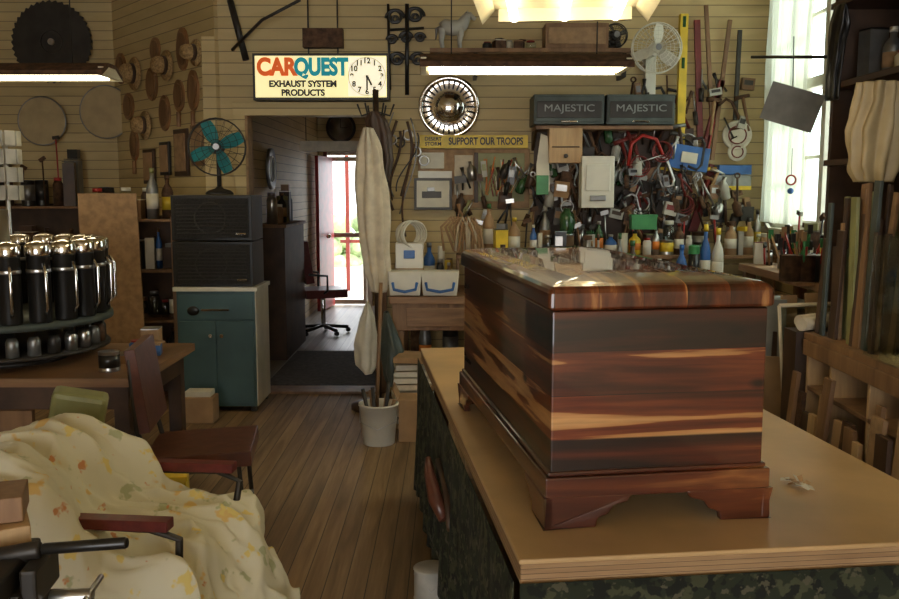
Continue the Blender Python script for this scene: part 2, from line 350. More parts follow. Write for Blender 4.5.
# ================= SIGN, LIGHTS =================
def rect(u0,u1,v0,v1,Y): a=S(u0,v1,Y); c=S(u1,v0,Y); return a.x,c.x,a.z,c.z
x0,x1,z0,z1=rect(253,389,53,100,6.85)
b=B('lighted_shop_sign'); b.bx(x0,x1,6.86,6.99,z0,z1,'dark'); b.bx(x0+.02,x1-.02,6.85,6.862,z0+.02,z1-.02,'signlit')
cx=x1-.165; cz=(z0+z1)/2; b.bx(cx-.14,cx+.14,6.845,6.852,z0+.03,z1-.03,'signwhite'); b.ring((cx,6.843,cz),.138,.002,'sb')
b.box((cx,6.842,cz-.045),(.012,.002,.10),'sb'); b.box((cx+.018,6.842,cz-.03),(.014,.002,.075),'sb',(0,-.45,0)); b.ball((cx,6.842,cz),.01,'sb')
b.bx((x0+x1)/2-.14,(x0+x1)/2+.16,6.9,6.98,z1+.05,z1+.19,'rust'); 
for q in(-.1,.12): b.cyl(((x0+x1)/2+q,6.93,z1),((x0+x1)/2+q,6.93,z1+.4),.006,'dark')
sg=b.done(.004)
tx=x0+.035
txt(sg,'text_a','CAR',.17,(tx,6.846,cz+.065),'so',align='LEFT',bold=.009,sx=.86)
txt(sg,'text_b','QUEST',.17,(tx+.278,6.846,cz+.065),'st',align='LEFT',bold=.009,sx=.76)
txt(sg,'text_c','EXHAUST SYSTEM',.064,(tx+.34,6.846,cz-.055),'sb',bold=.003,sx=.98)
txt(sg,'text_d','PRODUCTS',.064,(tx+.34,6.846,cz-.12),'sb',bold=.003,sx=.98)
for i in range(1,13):
    a=pi/2-i*pi/6; txt(sg,'numeral_%d'%i,str(i),.055,(cx+.112*math.cos(a),6.843,cz+.112*math.sin(a)),'sb',bold=.002,depth=.001)

def fixture(name,c,L,rz,w=.26,cover='rust',tubes=(-.07,.07)):
    b=B(name); h=L/2
    prof=[(-w/2,0),(-w/2,.03),(-.06,.085),(.06,.085),(w/2,.03),(w/2,0),(.055,.06),(-.055,.06)]
    if w>.4: prof=[(-w/2,0),(-w/2+.01,.07),(-.1,.10),(.1,.10),(w/2-.01,.07),(w/2,0),(w/2-.05,.055),(-w/2+.05,.055)]
    for i in range(len(prof)):
        (y0,zz0),(y1,zz1)=prof[i],prof[(i+1)%8]
        b.add([(-h,y0,zz0),(h,y0,zz0),(h,y1,zz1),(-h,y1,zz1)],[(0,1,2,3)],cover if i in(0,1,2,3,4) else 'reflector')
    for x in(-h,h): b.add([(x,y_,z_) for y_,z_ in prof],[tuple(range(8))],cover)
    for y in tubes: b.cyl((-h+.05,y,.016),(h-.05,y,.016),.018,'tube'); 
    for x in (-h+.02,h-.02): b.box((x,0,.03),(.03,w*.8,.05),'reflector')
    for x in (-h*.7,h*.7):
        b.cyl((x,0,.085),(x,0,CE-c[2]),.004,'dark',seg=6)
    return b.done(loc=c,rz=rz)
fixture('fluorescent_ceiling_light',(S(524,74,5.1).x,5.1,2.25),1.15,.02,w=.36,tubes=(-.12,0,.12))
fixture('fluorescent_ceiling_light',(.40,3.14,2.265),1.2,math.radians(84),w=.66,tubes=(-.2,-.0,.2))
fixture('fluorescent_ceiling_light',(-2.85,5.6,2.27),1.6,0,w=.34)

# ================= LEFT: CABINET / SPEAKERS / FAN =================
X0,X1,CY=-1.95,-1.39,6.38
b=B('metal_cabinet'); b.bx(X0,X1,CY,CY+.45,.04,.88,'teal'); b.bx(X0-.02,X1+.02,CY-.02,CY+.45,.88,.91,'white')
b.bx(X1-.0,X1+.006,CY,CY+.45,.04,.88,'white')
mx=(X0+X1)/2
b.bx(X0+.015,X1-.015,CY-.012,CY,.68,.86,'teal')
b.bx(X0+.015,mx-.005,CY-.012,CY,.07,.665,'teal'); b.bx(mx+.005,X1-.015,CY-.012,CY,.07,.665,'teal')
b.bx(mx-.1,mx+.1,CY-.03,CY-.012,.74,.755,'chrome')
for s_ in(-1,1): b.cyl((mx+s_*.04,CY-.03,.56),(mx+s_*.04,CY-.012,.56),.014,'chrome'); 
b.ball((X0+.12,CY-.014,.74),(.045,.012,.035),'black')
for x in(X0+.03,X1-.03):
    for y in(CY+.03,CY+.42): b.bx(x-.02,x+.02,y-.02,y+.02,0,.04,'dark')
b.done(.005)
for i,(z,h) in enumerate(((.912,.32),(1.24,.32))):
    b=B('loudspeaker'); b.bx(X0-.02,X1-.01,CY+.01,CY+.38,z,z+h,'black')
    b.bx(X0,X1-.03,CY-.002,CY+.01,z+.02,z+h-.02,'screen')
    for k in range(9): b.bx(X0+.02,X1-.05,CY-.01,CY-.002,z+.05+k*.025,z+.056+k*.025,'dark')
    b.ring(((X0+X1)/2-.02,CY-.004,z+h/2),.11,.006,'dark')
    b.bx(X1-.12,X1-.05,CY-.012,CY-.002,z+.04,z+.055,'chrome'); b.done(.006)
def fan(name,c,r,blade,cage,stand_h,base=.1,aim=(0,-1,0),n=4,rings=4,spokes=20):
    b=B(name); x,y,d=b.frame(aim); c=Vector(c)
    for k in range(1,rings+1):
        rr_=r*k/rings; off=.045*(1-(k/rings)**2)
        b.ring(c+d*(.03+off),rr_,.0018 if k<rings else .005,cage,aim,seg=5)
    b.ring(c-d*.02,r,.005,cage,aim,seg=5)
    for i in range(spokes):
        a=2*pi*i/spokes; e_=x*math.cos(a)+y*math.sin(a)
        b.tube([c+d*.077+e_*.02,c+d*.065+e_*r*.5,c+d*.03+e_*r,c-d*.03+e_*r*.97,c-d*.06+e_*r*.4],.0014,cage,4)
    b.cyl(c-d*.13,c-d*.03,.045,cage,.05); b.cyl(c-d*.03,c+d*.02,.03,cage); b.cyl(c+d*.074,c+d*.082,.022,'grey')
    for i in range(n):
        a=2*pi*i/n+.4
        def fn(s,t,a=a):
            rad=.02+(r*.86)*s; wv=(.25+.75*math.sin(pi*min(1,s*.62+.2)))*r*.62
            ph=a+ (t-.5)*wv*2/(rad+.05)*.55
            e_=x*math.cos(ph)+y*math.sin(ph); return tuple(c+e_*rad+d*((t-.5)*.05))
        b.sheet(fn,8,5,blade)
    if stand_h:
        b.cyl(c-d*.08+Vector((0,0,-.03)),c-d*.08+Vector((0,0,-stand_h+.03)),.016,cage)
        q=c-d*.08+Vector((0,0,-stand_h)); b.lathe([(base,0),(base,.012),(base*.8,.03),(.03,.045),(.018,.06)],q,(0,0,1),cage)
    return b.done()
fc=S(217,147,6.5); fan('desk_fan',fc,.20,'tealb','dark',fc.z-1.563,aim=(.15,-1,0))
b=B('storage_box'); q=G(203,420); b.bx(q.x-.12,q.x+.1,q.y-.1,q.y+.06,0,.18,'card'); b.bx(q.x-.10,q.x+.08,q.y-.08,q.y+.04,.18,.22,'paper'); b.done(.006)

# ================= LEFT BAY =================
def wallp(t,z,off=.02):
    d=Vector((dx,dy,0)).normalized()
    n=Vector((dy/L*-1,dx/L,0)); 
    if n.y>0: n=-n
    return Vector((-1.78,YB,z))+d*t+n*(off+.0), n
ex=Vector((dx,dy,0)).normalized()
for i,(t,z,w,h) in enumerate(((.55,2.72,.11,.17),(.85,2.62,.09,.15),(1.2,2.5,.12,.14),(.65,2.36,.10,.13),(1.55,2.62,.12,.16),(.38,2.38,.10,.16),(.95,2.24,.11,.15),(1.35,2.16,.1,.14),(1.75,2.35,.12,.12),(1.65,2.0,.1,.14),(.28,2.66,.08,.12),(1.1,2.78,.10,.10),(1.9,2.7,.12,.14))):
    p,n_=wallp(t,z)
    if i%3==1:
        b=B('straw_hat'); q=(w+h)/2*1.05; b.lathe([(q,0),(q*.98,.01),(q*.6,.02),(q*.55,.09),(q*.4,.12),(0,.125)],p,n_,'straw',26); b.lathe([(q*.605,.02),(q*.585,.05)],p,n_,'dwood',26); b.done()
    else:
        b=B('wooden_plaque')
        k=[(w*math.cos(a*pi/10),h*math.sin(a*pi/10)) for a in range(20)]
        b.prism(k,p,ex,(0,0,1),.02,'plates'); b.prism([(q*.75,r_*.75) for q,r_ in k],p+n_*.008,ex,(0,0,1),.02,'wood')
        if i%2: b.cyl(p+Vector((0,0,-h)),p+Vector((0,0,-h-.12)),.018,'plates')
        b.done(.003)
for t,z,w,h,c in ((.62,1.9,.13,.19,'dwood'),(.95,1.86,.1,.14,'black'),(.3,1.95,.12,.16,'wood'),(1.3,1.8,.12,.15,'dwood')):
    p,n_=wallp(t,z,.03); b=B('picture_frame')
    b.prism([(-w,-h),(w,-h),(w,h),(-w,h)],p,ex,(0,0,1),.02,c); b.prism([(-w*.75,-h*.8),(w*.75,-h*.8),(w*.75,h*.8),(-w*.75,h*.8)],p+n_*.012,ex,(0,0,1),.015,random.choice(['card','board','dull'])); b.done(.002)
b=B('circular_saw_blade'); c=S(52,42,8.52); n=40; pts=[]
for i in range(n): a=2*pi*i/n; pts+= [(.375*math.cos(a),.375*math.sin(a)),(.355*math.cos(a+.11),.355*math.sin(a+.11))]
b.prism(pts,c,(1,0,0),(0,0,1),.01,'dark'); b.cyl(c+Vector((0,-.03,0)),c,.03,'steel'); b.ring(c+Vector((0,-.012,0)),.1,.006,'dark'); b.done()
for u,v,r in ((42,121,.22),(106,112,.24)):
    c=S(u,v,8.5); b=B('light_reflector_dish'); b.lathe([(r,0),(r*.97,.01),(r*.7,-.05),(r*.3,-.08),(.03,-.085)],c,(0,-1,0),'tan',28); b.ring(c,r,.008,'grey'); b.ball(c+Vector((0,.04,0)),.02,'dark'); b.done()
def clutter(name,x0,x1,y0,y1,z,h0,h1,pal,wmin=.04,wmax=.1,rows=1,dens=.95,kinds=('bottle','can','box','jar')):
    b=B(name)
    for r_ in range(rows):
        yy=y0+(y1-y0)*(r_+.5)/rows; x=x0
        while x<x1-wmin:
            w=random.uniform(wmin,wmax); w=min(w,x1-x)
            if random.random()<dens:
                k=random.choice(kinds); m=random.choice(pal); h=random.uniform(h0,h1); c=Vector((x+w/2,yy+random.uniform(-.02,.02),z)); q=w*.45
                if k=='bottle': q=min(q,.045); b.lathe([(q,0),(q,h*.6),(q*.85,h*.68),(q*.35,h*.8),(q*.35,h*.9)],c,(0,0,1),m,12); b.cyl(c+Vector((0,0,h*.9)),c+Vector((0,0,h)),q*.42,random.choice(pal),seg=10); b.cyl(c+Vector((0,0,h*.2)),c+Vector((0,0,h*.5)),q*1.02,random.choice(['paper','yellow','orange','white','card']),seg=12)
                elif k=='can': q=min(q,.06); b.lathe([(q,0),(q*1.03,.004),(q,.01),(q,h*.7),(q*1.03,h*.71),(q*.9,h*.72),(q*.2,h*.73)],c,(0,0,1),m,14); b.cyl(c+Vector((0,0,h*.15)),c+Vector((0,0,h*.6)),q*1.015,random.choice(pal),seg=14)
                elif k=='box':
                    a=random.uniform(-.25,.25); b.box(c+Vector((0,0,h*.35)),(w*.85,.1,h*.7),m,(0,0,a)); b.box(c+Vector((0,0,h*.72)),(w*.86,.102,.006),random.choice(pal),(0,0,a))
                    if random.random()<.5: b.box(c+Vector((.01,0,h*.8)),(w*.6,.08,h*.14),random.choice(pal),(0,0,-a*2))
                elif k=='tool':
                    lean=random.uniform(-.04,.04); t=c+Vector((lean,random.uniform(-.03,.03),h*1.1)); b.cyl(c,t,.007,random.choice(['wood','steel','dark','rust','red']),seg=6); b.box(t,(.06,.02,.03),random.choice(['dark','rust','steel']),(0,random.uniform(-.6,.6),0))
                elif k=='roll': q=min(.055,q); b.lathe([(q,0),(q,h*.8)],c,(0,0,1),'paper',16); b.cyl(c+Vector((0,0,h*.78)),c+Vector((0,0,h*.81)),q*.35,'card',seg=10)
                else: q=min(q,.05); b.lathe([(q,0),(q,h*.5),(q*.7,h*.58)],c,(0,0,1),'glass' if random.random()<.3 else m,12); b.cyl(c+Vector((0,0,h*.58)),c+Vector((0,0,h*.66)),q*.75,random.choice(['steel','red','white']),seg=12)
            x+=w
    return b.done()
ALL=['white','red','blue','card','yellow','green','dark','grey','wood','paper','orange','steel','black','rust','dwood','card']
MX=['ivory','maroon','blue','card','yellow','dgreen','dark','grey','wood','paper','steel','black','rust','dwood','card','ivory','dark']
DK=['dark','black','wood','rust','grey','card','dwood','steel','paper','olive','rust','dwood']
KT=('bottle','can','box','jar','tool','tool')
KR=('bottle','can','box','jar','tool','roll','bottle','box')
def shelf(name,x0,x1,y0,y1,zs,m='wood',back=True,top=None):
    b=B(name); t=top or zs[-1]+.02
    for x in (x0,x1-.03): b.bx(x,x+.03,y0,y1,0,t,m)
    for z in zs: b.bx(x0+.03,x1-.03,y0,y1,z-.02,z,m)
    if back: b.bx(x0+.03,x1-.03,y1-.01,y1,0,t,'dwood')
    return b.done(.003)
shelf('storage_shelf',-2.75,-2.05,6.72,7.05,(.25,.62,1.0,1.38))
for z in (.62,1.0): clutter('shelf_clutter',-2.7,-2.1,6.76,7.0,z,.2,.34,DK+['white','red','blue'],rows=1,wmax=.14)
clutter('shelf_clutter',-2.7,-2.1,6.76,7.0,.25,.2,.34,DK)
clutter('shelf_clutter',-2.7,-2.1,6.76,7.0,1.38,.2,.42,DK,wmin=.1,wmax=.2,rows=2)
shelf('storage_shelf',-5.0,-3.3,8.1,8.5,(.5,.95,1.45),'wood')
clutter('shelf_clutter',-4.95,-3.35,8.15,8.45,1.45,.3,.6,['dark','black','dwood','rust','grey'],wmin=.1,wmax=.25,rows=2,kinds=KT)
clutter('shelf_clutter',-4.95,-3.35,8.15,8.4,.95,.2,.4,DK,wmin=.07,wmax=.2)
b=B('plywood_offcut'); b.box((-2.42,6.45,.80),(.40,.02,1.55),'board',(.08,0,.1)); b.done()
b=B('sample_spinner_rack'); c=S(8,200,5.6)
b.cyl((c.x,5.6,.0),(c.x,5.6,1.95),.015,'steel'); b.lathe([(.2,0),(.2,.02),(.02,.05)],(c.x,5.6,0),(0,0,1),'dark')
for k in range(4):
    for i in range(8): a=2*pi*i/8; b.box((c.x+.085*math.cos(a),5.6+.085*math.sin(a),1.58+k*.11),(.008,.06,.09),'ivory',(0,0,a))
b.done(.002)

b=B('wooden_desk'); b.bx(-3.1,-1.42,4.0,4.95,.71,.75,'woodh'); b.bx(-3.05,-1.47,4.03,4.9,.6,.71,'dwood')
for x in(-3.05,-1.54):
    for y in(4.04,4.83): b.bx(x,x+.07,y,y+.07,0,.6,'dwood')
b.bx(-2.4,-1.9,4.0,4.03,.2,.6,'wood'); b.done(.005)
b=B('parts_carousel'); c=Vector((-2.25,4.5,.75)); 
b.lathe([(.30,0),(.30,.02),(.05,.03),(.04,.18)],c,(0,0,1),'dark'); b.lathe([(.52,.2),(.52,.23),(.0,.231)],c,(0,0,1),'majestic',40); b.lathe([(.50,.06),(.5,.075),(.0,.076)],c,(0,0,1),'dark',32)
for i in range(30):
    a=2*pi*i/30; q=c+Vector((.45*math.cos(a),.45*math.sin(a),.076)); b.lathe([(.03,0),(.03,.07),(.02,.09)],q,(0,0,1),random.choice(['steel','rust','dark','grey','dark']),10)
for i in range(22):
    a=2*pi*i/22+.1; q=c+Vector((.455*math.cos(a),.455*math.sin(a),.231))
    b.lathe([(.050,0),(.052,.01),(.052,.305),(.054,.31),(.054,.315)],q,(0,0,1),'black',18)
    b.lathe([(.054,.235),(.0545,.24),(.0545,.25),(.054,.252)],q,(0,0,1),'steel',18)
    b.lathe([(.056,.315),(.057,.32),(.057,.36),(.05,.372),(.035,.376),(.02,.382),(0,.384)],q,(0,0,1),'chrome',18)
    e_=Vector((math.cos(a),math.sin(a),0)); b.tube([q+e_*.054+Vector((0,0,.04)),q+e_*.078+Vector((0,0,.07)),q+e_*.078+Vector((0,0,.24)),q+e_*.056+Vector((0,0,.28))],.0075,'chrome',8)
b.cyl(c+Vector((0,0,.23)),c+Vector((0,0,.75)),.05,'steel'); b.done()
clutter('desk_clutter',-1.66,-1.44,4.1,4.9,.75,.05,.16,['blue','paper','card','black','steel'],wmin=.08,wmax=.11,rows=4,dens=.9,kinds=('box','can','box','jar'))

def tube_chair(name,loc,rz,vm,arms=False,fm='dark',bh=.36,bz=.76,bxo=-.235):
    b=B(name)
    b.box((.0,0,.45),(.45,.44,.065),vm,(0,-.04,0))
    b.box((bxo,0,bz),(.045,.42,bh),vm,(0,-.14,0))
    for y in(-.2,.2):
        tp=bz+bh/2-.04
        b.tube([(.20,y,.0),(.17,y,.42),(-.1,y,.40),(-.20,y,.42),(bxo-.01,y,.6),(bxo-.03,y,tp)],.012,fm)
        b.tube([(-.14,y,.40),(-.25,y,0)],.012,fm)
        if arms:
            b.tube([(.17,y,.42),(.2,y*1.25,.64),(.12,y*1.3,.67),(-.22,y*1.25,.67),(-.26,y,.66)],.012,fm); b.box((0.04,y*1.3,.685),(.28,.05,.03),vm)
    b.tube([(-.21,-.2,.2),(-.21,.2,.2)],.009,fm); b.tube([(.19,-.2,.18),(.19,.2,.18)],.009,fm)
    return b.done(.014,loc=loc,rz=rz)
tube_chair('vinyl_side_chair',(-1.10,3.92,0),math.radians(8),'brown')
tube_chair('armchair',(-.92,2.66,0),math.radians(-6),'dred',True,bh=.24,bz=.64,bxo=-.27)
b=B('floral_blanket')
cs=[(-1.60,.26),(-1.55,.50),(-1.45,.70),(-1.30,.79),(-1.17,.81),(-1.06,.72),(-.99,.60),(-.88,.545),(-.76,.53),(-.68,.49),(-.64,.38),(-.60,.28),(-.54,.20)]
def blk(s,t):
    i=s*(len(cs)-1); k=min(int(i),len(cs)-2); f_=i-k
    def cat(j):
        p=[cs[max(0,min(len(cs)-1,k+q))][j] for q in(-1,0,1,2)]
        return .5*((2*p[1])+(-p[0]+p[2])*f_+(2*p[0]-5*p[1]+4*p[2]-p[3])*f_*f_+(-p[0]+3*p[1]-3*p[2]+p[3])*f_**3)
    x=cat(0); z=cat(1)
    y=2.20+t*.78
    q=Vector((s*5,t*3.2,0)); w=noise.noise(q)*1.1+.55*noise.noise(q*2.3)+.3*noise.noise(q*5)
    rid=1-abs(noise.noise(Vector((s*4+t*2.5,t*6-s*3,4))))*2.2
    rid2=1-abs(noise.noise(Vector((s*9-t*4,t*9+s*5,9))))*2.4
    edge=max(0,abs(t-.5)-.36)/.14
    z-= edge*edge*(.26 if t<.5 else .16)
    return (x+.05*math.sin(t*7+s*3)+.03*w, y+.04*math.sin(s*12)+.03*w, max(.03,z+.05*max(0,rid)+.02*max(0,rid2)+.015*abs(w)+.008))
b.sheet(blk,150,120,'floral'); b.done(solid=.004)
b=B('seat_cushion'); c=S(76,424,3.2)
b.box((0,0,0),(.19,.09,.26),'olive'); b.bx(-.02,.02,-.02,.02,-.7,-.1,'dark'); b.done(.045,loc=c,rot=(.2,.22,.3))
b=B('yellow_toolbox'); c=S(160,487,3.25); b.bx(-.1,.1,-.07,.07,-.45,.05,'yellow'); b.bx(-.105,.105,-.075,.075,.05,.07,'yellow'); b.bx(-.08,.08,-.08,-.075,-.0,.02,'dark'); b.done(.01,loc=(c.x,3.25,.485),rz=.2)
b=B('side_workbench'); b.bx(-1.4,-.74,1.25,1.78,.74,.78,'dwood')
for x in(-1.38,-.8):
    for y in(1.27,1.70): b.bx(x,x+.06,y,y+.06,0,.74,'dwood')
b.done(.004)
b=B('bench_vise'); b.box((0,0,.05),(.13,.16,.10),'dark'); b.box((0,-.02,.12),(.10,.22,.05),'dark'); b.box((.075,0,.105),(.03,.13,.07),'dark'); b.box((-.03,0,.115),(.035,.16,.10),'dark')
b.cyl((.09,0,.06),(.17,0,.06),.014,'steel'); b.cyl((.16,-.09,.06),(.16,.09,.06),.006,'steel'); b.cyl((.08,0,.155),(.24,-.01,.165),.011,'black'); b.cyl((-.02,0,.14),(.08,0,.155),.017,'dark'); b.done(.008,loc=(-.84,1.60,.78),rz=.1)
b=B('wooden_blocks'); b.box((0,0,.03),(.24,.16,.055),'pine',(0,0,.5)); b.box((.0,.02,.085),(.22,.12,.05),'wood',(0,0,.35)); b.bx(-.08,.06,-.05,.05,-.12,.0,'dark'); b.done(.003,loc=(-.95,1.68,.90))

# ================= BUCKET / COAT RACK =================
p=G(379,443); b=B('plastic_bucket')
b.lathe([(.095,0),(.10,.005),(.122,.25),(.128,.25),(.128,.262),(.115,.262),(.095,.02),(0,.02)],p,(0,0,1),'white',28)
b.tube([p+Vector((-.12,0,.25)),p+Vector((-.11,-.09,.16)),p+Vector((0,-.135,.12)),p+Vector((.11,-.09,.16)),p+Vector((.12,0,.25))],.003,'steel',6)
for i in range(6): a=i*1.1; b.cyl(p+Vector((.03*math.cos(a),.03*math.sin(a),.03)),p+Vector((.1*math.cos(a),.09*math.sin(a),.28+.025*i)),.012,random.choice(['wood','card','grey','dark']))
b.done()
b=B('broom'); q=p+Vector((-.02,.03,.06)); b.cyl(q,q+Vector((.03,.12,.95)),.012,'wood'); b.box(q+Vector((0,0,.02)),(.1,.03,.06),'wood'); b.done()
b=B('cardboard_box'); q=G(411,444); b.bx(q.x-.08,q.x+.10,q.y+.05,q.y+.27,0,.27,'card'); b.box((q.x-.10,q.y+.16,.3),(.005,.22,.09),'card',(0,-.4,0)); b.box((q.x+.12,q.y+.16,.3),(.005,.22,.09),'card',(0,.5,0)); b.done()
CX=S(376,200,6.45).x
b=B('coat_rack'); b.cyl((CX,6.5,0),(CX,6.5,2.3),.022,'dwood'); b.lathe([(.2,0),(.2,.03),(.03,.06)],(CX,6.5,0),(0,0,1),'dwood')
for i in range(6): a=i*pi/3; b.tube([(CX,6.5,2.15),(CX+.1*math.cos(a),6.5+.1*math.sin(a),2.12),(CX+.13*math.cos(a),6.5+.13*math.sin(a),2.2)],.007,'dark')
b.done()
def drape(name,pts,Y,m,depth=.06,folds=6,amp=.13,seed=0):
    b=B(name)
    rows=[]
    for v,ul,ur in pts: A=S(ul,v,Y); C=S(ur,v,Y); rows.append((A,C))
    def fn(s,t):
        i=t*(len(rows)-1); k=min(int(i),len(rows)-2); f_=i-k
        A=rows[k][0].lerp(rows[k+1][0],f_); C=rows[k][1].lerp(rows[k+1][1],f_); a=2*pi*s
        c=(A+C)/2; w=(C.x-A.x)/2
        rad=1+amp*math.sin(a*folds+t*3)+amp*1.1*noise.noise(Vector((math.cos(a)*2,math.sin(a)*2,t*5+seed)))
        return (c.x+w*rad*math.cos(a),c.y+max(depth,w*.5)*rad*math.sin(a),c.z)
    b.sheet(fn,96,36,m); return b.done(solid=.003)
drape('canvas_apron',[(128,364,372),(150,359,380),(190,357,385),(240,361,387),(270,366,389),(292,373,386)],6.28,'cloth',folds=7,amp=.22)
drape('hanging_bag',[(303,366,369),(318,361,374),(345,355,377),(365,357,377),(373,364,372)],6.2,'bag',folds=4,amp=.12,seed=3)
drape('plastic_bag',[(312,384,388),(330,382,395),(350,382,403),(372,384,404),(385,388,400)],6.1,'majestic',folds=4,seed=5)
drape('hanging_jacket',[(112,370,378),(120,366,386),(135,370,390),(160,376,393),(182,381,389)],6.42,'dwood',seed=9)
b=B('hanging_straps')
for k in range(9):
    A=S(390+k*3.5,random.uniform(112,150),6.82); pts=[]; ph=random.uniform(0,3); am=random.uniform(.04,.10); ln=random.uniform(.35,.75)
    for i in range(16):
        t=i/15; pts.append(A+Vector((am*math.sin(t*pi*1.2+ph)-am*math.sin(ph),-.012*k,-ln*t)))
    b.tube(pts,random.choice([.006,.009,.012]),random.choice(['dwood','black','rust','dwood','grey']),6)
for k in range(5): 
    q=S(392+k*8,random.uniform(120,200),6.8); b.ring(q,.035,.008,random.choice(['steel','rust','dark']),n=12)
b.done()

# ================= BACK WALL =================
def wp(u,v,off=.02): q=S(u,v,YB-off); return q
b=B('wrought_iron_bracket')
def spiral(c,r,turn,s_=1):
    return [c+Vector((s_*r*(1-i/24)*math.cos(turn*2*pi*i/24),0,r*(1-i/24)*math.sin(turn*2*pi*i/24))) for i in range(22)]
for u,v,r in ((395,18,.07),(415,16,.07),(397,60,.06),(418,60,.06),(406,38,.05),(392,40,.04),(420,38,.04)):
    for s_ in(-1,1): b.tube(spiral(wp(u,v,.04),r,1.4,s_),.012,'black',6)
b.cyl(wp(407,4,.04),wp(407,95,.04),.016,'black'); b.cyl(wp(390,30,.04),wp(424,28,.04),.010,'black'); b.cyl(wp(388,4,.04),wp(390,90,.04),.010,'black'); b.done()
b=B('diagonal_brace'); b.cyl(wp(230,0,.05),wp(246,60,.05),.025,'dark'); b.tube([wp(232,50,.05),wp(262,20,.2),wp(300,0,.3)],.012,'dark'); b.done()
c=wp(449,107,.03); b=B('hubcap'); R_=.235
b.lathe([(R_,0),(R_,.015),(R_*.93,.03),(R_*.86,.018),(R_*.80,.012),(R_*.5,.03),(R_*.42,.035),(R_*.40,.055),(R_*.2,.075),(0,.08)],c,(0,-1,0),'chrome',40)
for i in range(28):
    a=2*pi*i/28; e_=Vector((math.cos(a),0,math.sin(a))); b.cyl(c+e_*R_*.58+Vector((0,-.033,0)),c+e_*R_*.80+Vector((0,-.028,0)),.007,'dark',seg=6)
b.ring(c+Vector((0,-.05,0)),R_*.3,.006,'dark'); b.done()
a_=wp(468,54,.0); e_=wp(625,54,.0)
b=B('wall_shelf'); b.bx(S(430,52,6.8).x,e_.x,6.7,6.99,a_.z-.03,a_.z,'wood'); 
for x in(a_.x+.05,e_.x-.05): b.bx(x-.015,x+.015,6.75,6.99,a_.z-.2,a_.z-.03,'dark')
b.done(.003); SZ=a_.z
b=B('wooden_crate'); x0=S(545,40,6.75).x; x1=S(608,40,6.75).x; b.bx(x0,x1,6.72,6.95,SZ+.002,SZ+.18,'wood'); b.bx(x0+.02,x1-.02,6.715,6.722,SZ+.03,SZ+.15,'board'); b.done(.004)
clutter('shelf_bottles',S(482,50,6.8).x,x0-.02,6.75,6.9,SZ+.001,.08,.18,['dark','rust','card','grey','paper'],wmin=.04,wmax=.1,kinds=KT)
b=B('horse_figurine'); o_=wp(452,54,.15)
b.T=Matrix.Translation(Vector((o_.x,6.84,SZ+.002)))@Matrix.Scale(.26,4)
pts=[(-.33,0,.62),(-.2,0,.66),(0,0,.62),(.2,0,.64),(.3,0,.72),(.4,0,.9),(.46,0,1.0)]
b.tube(pts,.1,'ivory',12,rs=[.14,.22,.22,.22,.18,.13,.09])
b.tube([(.42,0,.99),(.5,0,.98),(.60,0,.90),(.66,0,.86)],.06,'ivory',10,rs=[.08,.09,.065,.05])
for x,y,k in ((-.27,.08,-1),(-.27,-.08,-1),(.22,.08,1),(.22,-.08,1)):
    b.tube([(x,y,.6),(x+.02*k,y,.42),(x-.0+(.03 if k<0 else 0)*-1,y,.25),(x+.01,y,.04),(x+.04,y,.0)],.04,'ivory',8,rs=[.13,.095,.065,.055,.07])
for y in(-.03,.03): b.tube([(.44,y,1.03),(.45,y,1.12)],.02,'ivory',6,rs=[.022,.004])
b.tube([(-.34,0,.66),(-.44,0,.6),(-.46,0,.3)],.04,'grey',8,rs=[.03,.045,.015]); b.tube([(.42,0,1.06),(.30,0,.92),(.2,0,.76)],.03,'grey',8)
b.T=Matrix(); b.done()
c=S(611,44,6.85); fan('small_fan',(c.x+.02,6.8,max(c.z,SZ+.1)),.085,'grey','dark',max(c.z,SZ+.1)-SZ-.002,base=.06,rings=3,spokes=14) 
c=S(657,48,6.6); fan('wall_fan',(c.x,6.62,c.z),.175,'white','white',0,rings=6,spokes=28,n=3)
b=B('fan_bracket'); b.cyl((c.x,6.76,c.z),(c.x,6.99,c.z-.02),.03,'white'); b.box((c.x+.03,6.95,c.z-.15),(.08,.06,.3),'white'); b.done(.005)
for k,(u0,u1) in enumerate(((534,605),(607,676))):
    x0,x1,z0,z1=rect(u0,u1,94,124,6.6); b=B('metal_parts_drawer'); b.bx(x0,x1,6.62,6.98,z0,z1,'majestic'); b.bx(x0+.01,x1-.01,6.605,6.62,z0+.015,z1-.015,'majestic'); b.bx(x0+.02,x1-.02,6.6,6.606,z0+.045,z1-.05,'dark')
    b.bx((x0+x1)/2-.06,(x0+x1)/2+.06,6.595,6.61,z0+.012,z0+.024,'chrome'); o=b.done(.008); txt(o,'lettering','MAJESTIC',.07,((x0+x1)/2,6.598,(z0+z1)/2+.005),'silver_txt',bold=.0,sx=1.25)
b=B('drawer_bracket_shelf'); x0=S(536,125,6.62).x; x1=S(674,125,6.62).x; zz=S(540,125,6.62).z
b.bx(x0,x1,6.64,6.99,zz-.03,zz-.002,'wood'); 
for x in(x0+.02,(x0+x1)/2-.01,x1-.05): b.prism([(0,0),(.3,0),(0,-.14)],(x,6.98,zz-.03),(0,-1,0),(0,0,1),.02,'dwood')
b.done(.003)
x0,x1,z0,z1=rect(533,694,128,245,6.97); b=B('tool_pegboard'); b.bx(x0,x1,6.975,6.995,z0,z1,'dwood'); b.done()
x0,x1,z0,z1=rect(420,528,135,148,6.9); b=B('yellow_banner'); b.bx(x0,x1,6.9,6.91,z0,z1,'yellow'); o=b.done(); txt(o,'lettering','SUPPORT OUR TROOPS',.075,((x0+x1)/2+.09,6.898,(z0+z1)/2),'sb',bold=.002,sx=.70)
txt(o,'small_lettering','DESERT\nSTORM',.038,(x0+.10,6.898,(z0+z1)/2),'sb',bold=.001)
x0,x1,z0,z1=rect(418,530,149,208,6.93)
